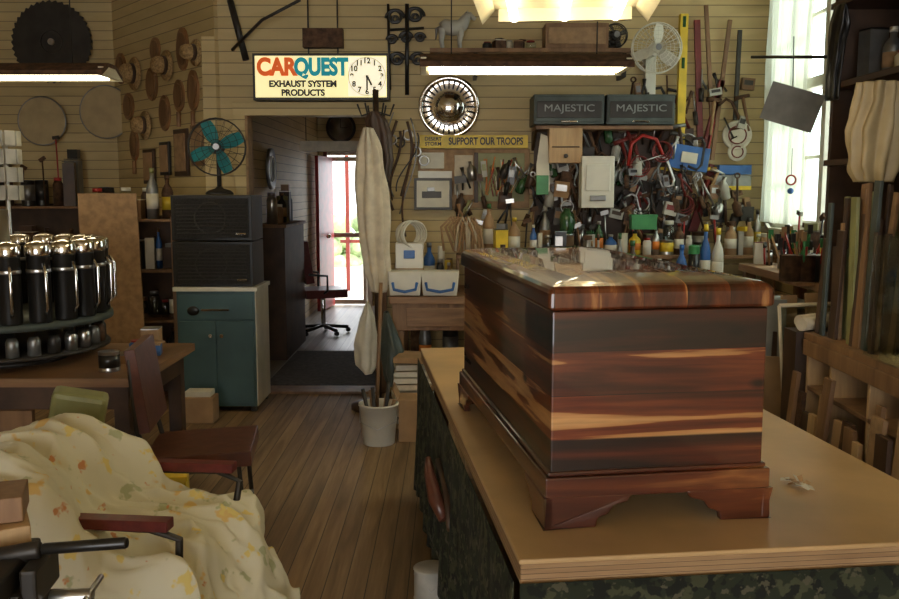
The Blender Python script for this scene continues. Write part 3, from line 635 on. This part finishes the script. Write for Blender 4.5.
b=B('notice_board'); b.bx(x0,x1,6.95,6.995,z0,z1,'board')
for a,c_,d_,e2,m in ((.02,.2,.30,.42,'paper'),(.0,.26,.04,.28,'white'),(.28,.42,.1,.4,'cloth'),(.43,.46,.04,.42,'dwood')):
    b.bx(x0+a,x0+c_,6.935,6.95,z0+d_,min(z1,z0+e2),m)
b.bx(x0+.46,x1-.04,6.935,6.95,z0+.05,z1-.03,'olive')
for i in range(32):
    A=Vector((x0+.50+.22*random.random(),6.93,z0+.08+.05*random.random())); b.cyl(A,A+Vector((random.uniform(-.05,.10),0,random.uniform(.1,.28))),.006,random.choice(['red','orange','olive','maroon','paper']),seg=5)
b.done(.002)
b=B('small_framed_print'); x0,x1,z0,z1=rect(414,452,178,210,6.85)
b.bx(x0,x1,6.87,6.89,z0,z1,'dark'); b.bx(x0+.02,x1-.02,6.862,6.872,z0+.02,z1-.02,'paper'); b.bx(x0+.06,x1-.08,6.858,6.864,z0+.09,z0+.14,'dark'); b.bx(x0+.1,x1-.13,6.858,6.864,z0+.14,z0+.17,'grey'); b.done(.002)
x0,x1,z0,z1=rect(581,615,156,208,6.5); b=B('enamel_wall_dispenser'); b.bx(x0,x1,6.5,6.64,z0,z1,'white'); b.bx(x0+.03,x1-.03,6.49,6.502,z0+.12,z1-.06,'white'); b.bx(x0+.06,x1-.06,6.485,6.5,z0+.05,z0+.09,'grey'); b.bx((x0+x1)/2-.03,(x0+x1)/2+.03,6.64,6.97,z1-.06,z1-.04,'dark'); b.done(.028)
x0,x1,z0,z1=rect(549,583,128,163,6.55); b=B('wooden_box'); b.bx(x0,x1,6.56,6.68,z0,z1,'pine'); b.bx(x0+.02,x1-.02,6.555,6.562,z0+.11,z0+.12,'dwood'); b.cyl(((x0+x1)/2,6.56,z0+.05),((x0+x1)/2,6.53,z0+.05),.015,'dark'); b.bx(x0+.1,x0+.13,6.68,6.975,z1-.05,z1-.03,'dark'); b.done(.006)
x0,x1,z0,z1=rect(536,549,137,192,6.6); b=B('hand_saw'); b.prism([(0,0),(.10,0),(.10,.05),(.08,.40),(.03,.42),(.0,.2)],(x0,6.6,z0),(1,0,0),(0,0,1),.008,'paper'); b.bx(x0,x0+.09,6.585,6.61,z0-.02,z0+.12,'green'); b.done(.003)
def tool_cluster(name,u0,u1,v0,v1,Y,n,seed,pal=('steel','rust','dark','wood','red','grey','black'),kinds='hwhwcspspbbB'):
    r=random.Random(seed); b=B(name)
    for i in range(n):
        p=S(r.uniform(u0,u1),r.uniform(v0,v1),Y+r.uniform(-.06,.04)); k=r.choice(kinds); a=r.uniform(-.5,.5); m=r.choice(pal); m2=r.choice(pal)
        ex=Vector((math.sin(a),0,math.cos(a))); px_=Vector((ex.z,0,-ex.x))
        if k=='h': b.cyl(p-ex*.14,p+ex*.12,.011,r.choice(['wood','dwood','maroon','card']),.014); b.cyl(p+ex*.12-px_*.06,p+ex*.12+px_*.05,.018,m,.013)
        elif k=='w': b.tube([p-ex*.12,p+ex*.12],.009,m,6); b.ring(p+ex*.135,.018,.007,m,n=10); b.tube([p-ex*.16-px_*.02,p-ex*.12-px_*.018,p-ex*.12+px_*.018,p-ex*.16+px_*.02],.007,m,6)
        elif k=='c': 
            b.tube([p+ex*.1,p+ex*.12+px_*.07,p+ex*.08+px_*.1,p-ex*.08+px_*.1,p-ex*.12+px_*.07,p-ex*.1],.012,m,6); b.cyl(p-ex*.17,p-ex*.0,.007,m2,seg=6); b.cyl(p-ex*.17-px_*.03,p-ex*.17+px_*.03,.005,m2,seg=6)
        elif k=='r': 
            for q in range(3): b.ring(p+Vector((0,-.012*q,-.01*q)),.055+.01*q,.006,m,n=18)
        elif k=='s': b.cyl(p-ex*.02,p+ex*.12,.006,'steel',seg=6); b.cyl(p-ex*.12,p-ex*.02,.018,m)
        elif k=='b': w=r.uniform(.04,.11); h=r.uniform(.05,.15); b.box(p,(w,.05,h),r.choice(['dark','wood','card','rust','grey','ivory','dwood','black']),(0,a*.6,0)); b.box(p+Vector((0,-.027,h*.1)),(w*.7,.004,h*.4),m,(0,a*.6,0))
        elif k=='B': b.lathe([(.02,-.07),(.035,-.06),(.035,.03),(.012,.05),(.012,.08)],p,ex,r.choice(['dark','dgreen','rust','ivory','dwood','steel']),12)
        else: b.tube([p-ex*.12-px_*.03,p-ex*.03-px_*.012,p+ex*.0,p+ex*.05+px_*.008],.009,m,6); b.tube([p-ex*.12+px_*.03,p-ex*.03+px_*.012,p+ex*.0,p+ex*.05-px_*.008],.009,m,6)
    return b.done()
DT=('steel','rust','dark','wood','rust','grey','black','dark','dwood')
tool_cluster('hanging_hand_tools',540,580,165,225,6.78,26,3,DT,'hwcspbbBb')
tool_cluster('hanging_hand_tools',615,690,135,225,6.83,75,4,DT+('maroon',),'hwhcspbbBbr')
tool_cluster('hanging_hand_tools',575,612,130,215,6.88,22,14,DT)
tool_cluster('hanging_hand_tools',455,535,160,215,6.84,26,5,DT+('olive','ivory'),'bBspBb')
tool_cluster('hanging_hand_tools',625,750,70,128,6.93,22,6,('dark','rust','grey','dark'))
tool_cluster('hanging_hand_tools',692,750,185,225,6.8,24,9,DT,'hwbbBBs')
b=B('green_lantern'); c=S(567,222,6.6); b.lathe([(.05,-.09),(.055,-.06),(.06,.0),(.05,.06),(.03,.08),(.03,.10)],c,(0,0,1),'dgreen',18); b.ring(c+Vector((0,0,.11)),.045,.004,'steel'); b.lathe([(.055,-.1),(.055,-.085)],c,(0,0,1),'steel',18); b.done()
b=B('green_tackle_box'); c=S(643,223,6.5); b.box(c,(.18,.09,.09),'green'); b.box(c+Vector((0,0,.052)),(.19,.1,.02),'green'); b.tube([c+Vector((-.04,0,.06)),c+Vector((-.04,0,.085)),c+Vector((.04,0,.085)),c+Vector((.04,0,.06))],.006,'dark'); b.done(.006)
b=B('bow_saw'); c=S(645,152,6.62); b.tube([c+Vector((-.12,0,-.10)),c+Vector((-.10,0,.06)),c+Vector((-.02,0,.12)),c+Vector((.08,0,.09)),c+Vector((.13,0,-.02))],.013,'red',8); b.cyl(c+Vector((-.12,0,-.10)),c+Vector((.13,0,-.02)),.004,'steel'); b.done()
b=B('yellow_spirit_level'); A=wp(684,14,.1);C=wp(682,170,.1); b.bx(A.x-.03,A.x+.03,6.88,6.93,C.z,A.z,'yellow')
for z in(.2,.75,1.05): b.bx(A.x-.012,A.x+.012,6.875,6.88,C.z+z,C.z+z+.08,'dgreen')
b.done(.003)
b=B('framing_square'); A=wp(660,167,.12); C=wp(722,170,.12); b.bx(A.x,C.x,6.86,6.87,A.z-.03,A.z+.0,'yellow'); b.done(.001)
for u0,v0,u1,v1,w,m in ((697,20,700,140,.045,'maroon'),(722,80,700,165,.045,'maroon'),(714,165,692,232,.07,'maroon'),(730,20,712,160,.03,'wood'),(706,5,712,120,.03,'wood'),(740,30,735,120,.03,'dark'),(719,90,703,170,.03,'red')):
    b=B('timber_offcut'); A=wp(u0,v0,.06); C=wp(u1,v1,.06); M_=(A+C)/2; d_=C-A; b.box(M_,(w,.025,d_.length),m,(0,math.atan2(d_.x,d_.z),0)); b.done(.002)
b=B('teal_tray'); x0,x1,z0,z1=rect(667,708,146,170,6.85); b.box(((x0+x1)/2,6.82,(z0+z1)/2),(x1-x0,.03,z1-z0),'blue',(0,.15,0)); b.box(((x0+x1)/2,6.80,(z0+z1)/2),(.12,.02,.08),'paper',(0,.15,0)); b.done(.003)
for u,v,r in ((737,135,.11),(737,152,.07)):
    c=wp(u,v,.08); b=B('enamel_plate'); b.lathe([(r,0),(r*.97,.015),(r*.7,.0),(.0,-.002)],c,(-.2,-1,0),'paper',24); b.ring(c+Vector((0,-.012,0)),r*.6,.005,'maroon'); b.done()
x0,x1,z0,z1=rect(716,752,165,186,6.8); b=B('hanging_boxes'); b.bx(x0,x1,6.8,6.99,z0,z0+.08,'grey'); b.bx(x0+.02,x1,6.8,6.99,z0+.085,z1,'blue'); b.bx(x0,x1,6.79,6.8,z0-.03,z0,'yellow'); b.done(.004)
b=B('wall_rod'); A=S(752,57,6.2); C=S(862,57,5.2); b.cyl(A,C,.010,'black'); b.done()

# ================= BACK BENCH =================
BZ=.86; b=B('back_workbench'); b.bx(-.42,2.4,6.2,6.98,BZ-.05,BZ,'woodh')
for x in(-.40,.35,1.2,2.3): b.bx(x,x+.08,6.24,6.32,0,BZ-.05,'wood'); b.bx(x,x+.08,6.88,6.96,0,BZ-.05,'wood')
b.bx(-.40,.4,6.22,6.26,BZ-.24,BZ-.05,'wood'); b.bx(-.3,.3,6.21,6.22,BZ-.21,BZ-.08,'woodh'); b.bx(-.4,2.38,6.3,6.9,.2,.23,'dwood')
b.bx(.05,2.38,6.52,6.80,1.10,1.125,'wood'); 
for x in(.05,.8,1.6,2.36): b.bx(x,x+.02,6.54,6.8,BZ,1.10,'wood')
b.done(.004)
clutter('under_bench_clutter',-.3,2.2,6.35,6.85,.23,.15,.5,DK,wmin=.1,wmax=.25,rows=2)
clutter('bench_clutter',.15,1.55,6.26,6.44,BZ,.28,.48,MX,rows=1,kinds=KR,wmax=.13)
clutter('bench_clutter',-.1,.03,6.5,6.7,BZ,.15,.36,MX,rows=1)
clutter('riser_clutter',.08,2.34,6.54,6.64,1.126,.12,.27,MX,rows=1,kinds=KR,wmin=.035,wmax=.11)
clutter('riser_clutter',.08,2.34,6.67,6.77,1.126,.18,.38,DK+['dgreen','ivory','card'],rows=1,kinds=KT,wmin=.05,wmax=.14)
clutter('bench_clutter',-.34,.02,6.74,6.86,BZ,.25,.45,MX,wmin=.05,wmax=.13,rows=1,kinds=KR)
clutter('spray_bottles',1.58,1.95,6.24,6.34,BZ,.34,.50,['white','yellow','black','blue','ivory','green'],wmin=.08,wmax=.11,kinds=('bottle','bottle','can'))
for u,v,w in ((405,300,30),(440,298,34)):
    b=B('handled_tote'); x0=S(u-w/2,v,6.24).x; x1=S(u+w/2,v,6.24).x; b.box(((x0+x1)/2,6.3,BZ+.09),(x1-x0,.14,.17),'white',taper=1.12)
    b.tube([(x0+.02,6.22,BZ+.10),(x0+.03,6.21,BZ+.05),((x0+x1)/2,6.2,BZ+.035),(x1-.03,6.21,BZ+.05),(x1-.02,6.22,BZ+.10)],.012,'blue',6); b.done(.012)
b=B('white_canister'); x=S(412,262,6.4).x; b.bx(x-.12,x+.08,6.42,6.56,BZ+.18,BZ+.36,'white'); b.bx(x-.12,x+.08,6.42,6.56,BZ,BZ+.18,'card'); b.box((x-.02,6.415,BZ+.28),(.08,.01,.06),'blue'); b.done(.02)
b=B('hose_coil'); c=S(411,234,6.5)
for k in range(6): b.ring(c+Vector((.012*k-.03,-.0-.012*k,0)),.085+.004*(k%3),.008,'paper',d=(.6,-1,0))
b.cyl(c+Vector((0,.05,-.1)),c+Vector((0,.05,-.16)),.04,'grey'); b.done()
b=B('rope_coil'); c=S(458,234,6.4)
for k in range(9): b.tube([c+Vector((.03*k-.1+.05*math.sin(k),.0-.008*k,-.12)),c+Vector((.03*k-.12,-.01*k,.05)),c+Vector((.02*k-.05,-.01*k,.12)),c+Vector((.02*k,-.01*k,.02)),c+Vector((.025*k-.02,-.01*k,-.13))],.009,random.choice(['cloth','card','card']))
b.done()
b=B('newspaper_stack'); 
for i in range(11): b.box((S(416,350,6.3).x+random.uniform(-.02,.02),6.0,.0225+.045*i),(.26,.28,.035),random.choice(['paper','cloth','ivory','card']),(0,0,random.uniform(-.2,.2)))
b.done()

# ================= RIGHT SIDE =================
b=B('window_bench'); b.bx(1.98,2.44,4.75,6.15,1.05,1.10,'woodh')
for y in(4.8,6.05): b.bx(2.0,2.07,y,y+.07,0,1.05,'wood'); b.bx(2.35,2.42,y,y+.07,0,1.05,'wood')
b.bx(2.0,2.4,4.8,6.1,.5,.53,'wood'); b.done(.004)
def clutter_y(name,x,y0,y1,z,h0,h1,pal,**k):
    o=clutter(name,y0,y1,-.1,.1,0,h0,h1,pal,**k); o.rotation_euler=(0,0,pi/2); o.location=(x,0,z); return o
clutter_y('window_bench_clutter',2.12,4.8,6.1,1.10,.1,.24,['dark','white','yellow','maroon','black','steel','green'],kinds=KT)
clutter_y('window_bench_clutter',2.3,4.8,6.1,1.10,.14,.34,DK,kinds=KT)
b=B('paint_brushes_in_can')
for (u,v) in ((792,240),(806,236),(822,240)):
    p=S(u,v,4.95); b.lathe([(.06,0),(.06,.14),(.062,.14),(.055,.145)],(p.x,p.y,1.1),(0,0,1),random.choice(['steel','dark','rust']),16)
    for i in range(14):
        a=random.uniform(0,6.28); r=.035; t=Vector((math.cos(a),math.sin(a),0)); q=Vector((p.x,p.y,1.15))+t*r; e2=q+t*random.uniform(.02,.09)+Vector((0,0,random.uniform(.14,.24)))
        b.cyl(q,e2,.006,random.choice(['wood','red','yellow','green','black','pine']),seg=6); b.box(e2,(.025,.012,.05),random.choice(['dark','card','green']))
b.bx(1.88,2.1,4.85,5.05,1.08,1.10,'wood') ; b.done()
b=B('hanging_sheet_metal'); c=S(792,107,5.3); b.box(c,(.30,.01,.22),'dull',(.15,.32,-.35)); b.cyl(c+Vector((0,0,.1)),c+Vector((0,.02,.4)),.003,'dark'); b.done()
b=B('sun_catcher'); c=S(791,180,5.8); b.ring(c,.03,.006,'red'); b.ball(c+Vector((0,0,-.07)),.02,'blue'); b.cyl(c+Vector((0,0,.03)),c+Vector((0,0,.2)),.002,'dark'); b.done()
b=B('framed_glass_pane'); 
for a,c_ in (((-.2,-.28),(-.2,.28)),((.2,-.28),(.2,.28)),((-.2,.28),(.2,.28)),((-.2,-.28),(.2,-.28))):
    b.cyl((a[0],0,a[1]),(c_[0],0,c_[1]),.010,'cloth',seg=4)
b.box((0,0,0),(.39,.004,.55),'glass'); b.cyl((0,0,-.8),(0,0,-.28),.015,'dwood'); b.done(loc=S(818,362,4.3),rot=(-.15,0,.25))
b=B('leaning_boards')
for i in range(18):
    u=768+i*5; p=S(u,0,4.5); h=random.uniform(.65,1.08); b.box((p.x,4.55+random.uniform(-.06,.05),h/2),(random.uniform(.04,.12),.018,h),random.choice(['wood','card','wood','dwood','board','dull']),(-.08,random.uniform(-.08,.08),random.uniform(-.2,.2)))
b.done(.002)
b=B('storage_crate'); 
b.bx(1.55,1.95,4.68,4.72,0,.98,'dwood'); b.bx(1.52,1.56,4.68,5.1,0,.98,'wood'); b.bx(1.52,1.95,4.66,5.1,.98,1.0,'dull'); b.done(.003)
RX=1.62; RE=1.90; b=B('lumber_rack')
for y in(2.7,3.05,3.4,3.75,4.0): b.bx(RX,RE,y,y+.022,0,.93,'pine')
b.bx(RX-.01,RE,2.68,4.04,.93,.96,'wood'); b.bx(RX,RE,2.7,4.0,.70,.72,'wood'); b.bx(RX,RE,2.7,4.0,.04,.06,'wood'); b.bx(RE-.01,RE,2.7,4.0,0,.95,'dwood')
b.bx(RX-.02,RX,2.7,4.02,.86,.93,'wood'); b.done(.003)
b=B('upright_offcuts')
y=2.9
while y<4.0:
    w=random.uniform(.04,.10); h=random.uniform(.6,.88); b.box((RX-.06-random.uniform(0,.05),y+w/2,h/2),(.02,w*.95,h),random.choice(['wood','card','pine','paper','board','dwood','wood','dwood','rust']),(0,random.uniform(.02,.1),0)); y+=w
b.done(.002)
b=B('stacked_moulding_strips')
for i in range(130):
    y=random.uniform(2.75,4.0); h=random.uniform(.45,.74)*(1 if y<3.7 else .85); b.box((RX+.03+random.uniform(0,.2),y,.962+h/2*.98),(.015,random.uniform(.02,.07),h),random.choice(['olive','wood','dwood','board','dwood','olive','dull','majestic','wood','board']),(random.uniform(-.09,.09),random.uniform(-.02,.06),0))
b.done(.002)
b=B('leaning_glass_sheets')
for i in range(2): b.box((RX+.0-.012*i,3.1+.1*i,.96+.24),(.004,.45,.46),'glass',(0,.03+.01*i,0)); 
b.done()
b=B('rolled_plastic'); 
for u in (-.0,.1): b.cyl((1.60+u*.3,4.05+u,.99),(1.85+u*.3,4.2+u,.99),.03,'cloth'); 
b.bx(1.58,1.9,4.05,4.2,0,.955,'dwood'); b.done()
b=B('tall_dark_shelf')
for z in(1.72,2.1,2.5,2.9): b.bx(1.93,2.42,2.4,4.7,z,z+.03,'dwood')
for y in(2.4,3.5,4.67): b.bx(1.95,2.42,y,y+.03,.0,3.0,'dwood')
b.done(.003)
clutter_y('tall_shelf_clutter',2.1,2.5,4.6,1.75,.15,.33,DK+['cloth','paper'],wmin=.08,wmax=.2)
clutter_y('tall_shelf_clutter',2.1,2.5,4.6,2.13,.15,.35,DK+['cloth'],wmin=.1,wmax=.2)
clutter_y('tall_shelf_clutter',2.1,2.5,4.6,2.53,.15,.33,DK,wmin=.1,wmax=.2)
drape('hanging_dust_sheet',[(82,862,898),(100,860,901),(130,852,901),(165,850,897),(182,858,890)],3.9,'tan',folds=9,amp=.2)
drape('hanging_leather_strap',[(5,838,842),(25,832,848),(50,830,842),(75,828,838),(100,828,836)],4.6,'black')
b=B('leather_tool_belt')
b.tube([S(428,458,3.35),S(430,475,3.3),S(436,500,3.2),S(444,520,3.15)],.022,'brown',8,rs=[.012,.022,.03,.02]); b.tube([S(438,460,3.35),S(446,490,3.2),S(450,530,3.05)],.012,'dwood',8); b.done()
p=G(437,598); b=B('paint_can'); b.lathe([(.07,0),(.073,.004),(.07,.01),(.07,.12),(.074,.125),(.065,.13),(0,.126)],(p.x-.02,p.y-.0,0),(0,0,1),'ivory',24); b.tube([(p.x-.09,p.y,.10),(p.x-.02,p.y-.085,.06),(p.x+.05,p.y,.10)],.002,'steel'); b.done()
# ================= BACK ROOM =================
b=B('hallway_dark_boards'); b.bx(-1.5,-.5,7.2,8.75,.012,.022,'dboards'); b.done()  # dark slab added to stand for the darker boards past the door
b=B('office_chair'); q=Vector((S(320,330,9.9).x+.04,9.9,0))
for i in range(5):
    a=i*2*pi/5; b.tube([(0,0,.09),(.28*math.cos(a),.28*math.sin(a),.06)],.02,'black'); b.ball((.28*math.cos(a),.28*math.sin(a),.03),.028,'black')
b.cyl((0,0,.08),(0,0,.42),.025,'chrome'); b.box((0,0,.46),(.46,.44,.09),'dred'); b.box((-.2,.05,.80),(.09,.42,.46),'dred',(0,-.15,0)); b.tube([(-.12,0,.42),(-.24,0,.5),(-.24,0,.75)],.02,'black')
for y in(-.24,.24): b.tube([(-.05,y*.8,.45),(.0,y,.5),(.0,y,.66),(-.2,y,.68)],.015,'black')
b.done(.03,loc=(q.x,q.y,.012),rz=.35)
c=S(341,128,12.25); b=B('wall_clock'); b.lathe([(.2,0),(.2,.03),(.17,.035)],c,(0,-1,0),'dark',28); b.lathe([(.165,.036),(0,.037)],c,(0,-1,0),'dull',28); b.bx(c.x-.006,c.x+.006,c.y-.045,c.y-.04,c.z,c.z+.12,'sb'); b.box((c.x+.04,c.y-.042,c.z),(.09,.005,.012),'sb'); b.done()
b=B('back_room_shelf'); b.bx(-1.77,-1.52,8.3,9.4,.012,1.25,'dwood'); b.bx(-1.77,-1.50,8.28,9.42,1.25,1.28,'wood'); b.done(.004)
clutter_y('back_room_boxes',-1.64,8.35,9.35,1.28,.2,.45,DK,wmin=.1,wmax=.2)
b=B('wall_mounted_dial'); c=Vector((-1.76,8.9,1.65+.0)); b.lathe([(.2,0),(.2,.03),(.15,.02),(0,.02)],c+Vector((0,0,.15)),(1,0,0),'grey',28); b.ring(c+Vector((.03,0,.15)),.12,.008,'white',d=(1,0,0)); b.done()
b=B('hanging_shelf_sign'); x0,x1,z0,z1=rect(300,372,141,151,9.5); b.bx(x0,x1,9.5,9.7,z0,z1,'cloth'); 
for x in(x0+.05,x1-.05): b.cyl((x,9.6,z1),(x,9.6,2.75),.004,'dark')
b.done()

# ================= LIGHT =================
w=bpy.data.worlds.new('world'); bpy.context.scene.world=w; w.use_nodes=True; bg=w.node_tree.nodes['Background']; bg.inputs[0].default_value=(.92,.96,1,1); bg.inputs[1].default_value=5.5
def area(name,loc,rot,sx,sy,e,col):
    l=bpy.data.lights.new(name,'AREA'); l.shape='RECTANGLE'; l.size=sx; l.size_y=sy; l.energy=e; l.color=col
    o=bpy.data.objects.new(name,l); bpy.context.collection.objects.link(o); o.location=loc; o.rotation_euler=rot; return o
area('shop_front_fill',(-.5,YF+.3,1.7),(math.radians(90),0,0),3.8,2.4,30,(1,.78,.50))  # warm fill lamp added behind the camera, at the unseen shop front
s=bpy.data.lights.new('sun','SUN'); s.energy=5; s.angle=.02; s.color=(1,.93,.8); so=bpy.data.objects.new('sun',s); bpy.context.collection.objects.link(so); so.rotation_euler=Vector((-.55,-.35,-.75)).to_track_quat('-Z','Y').to_euler()
# ================= CAMERA =================
cd=bpy.data.cameras.new('camera'); cd.sensor_width=36; cd.lens=FP/899*36; cd.clip_start=.05
co=bpy.data.objects.new('camera',cd); bpy.context.collection.objects.link(co); co.location=(0,0,H); co.rotation_euler=(pi/2-TH,0,0); bpy.context.scene.camera=co
bpy.context.scene.view_settings.view_transform='Standard'
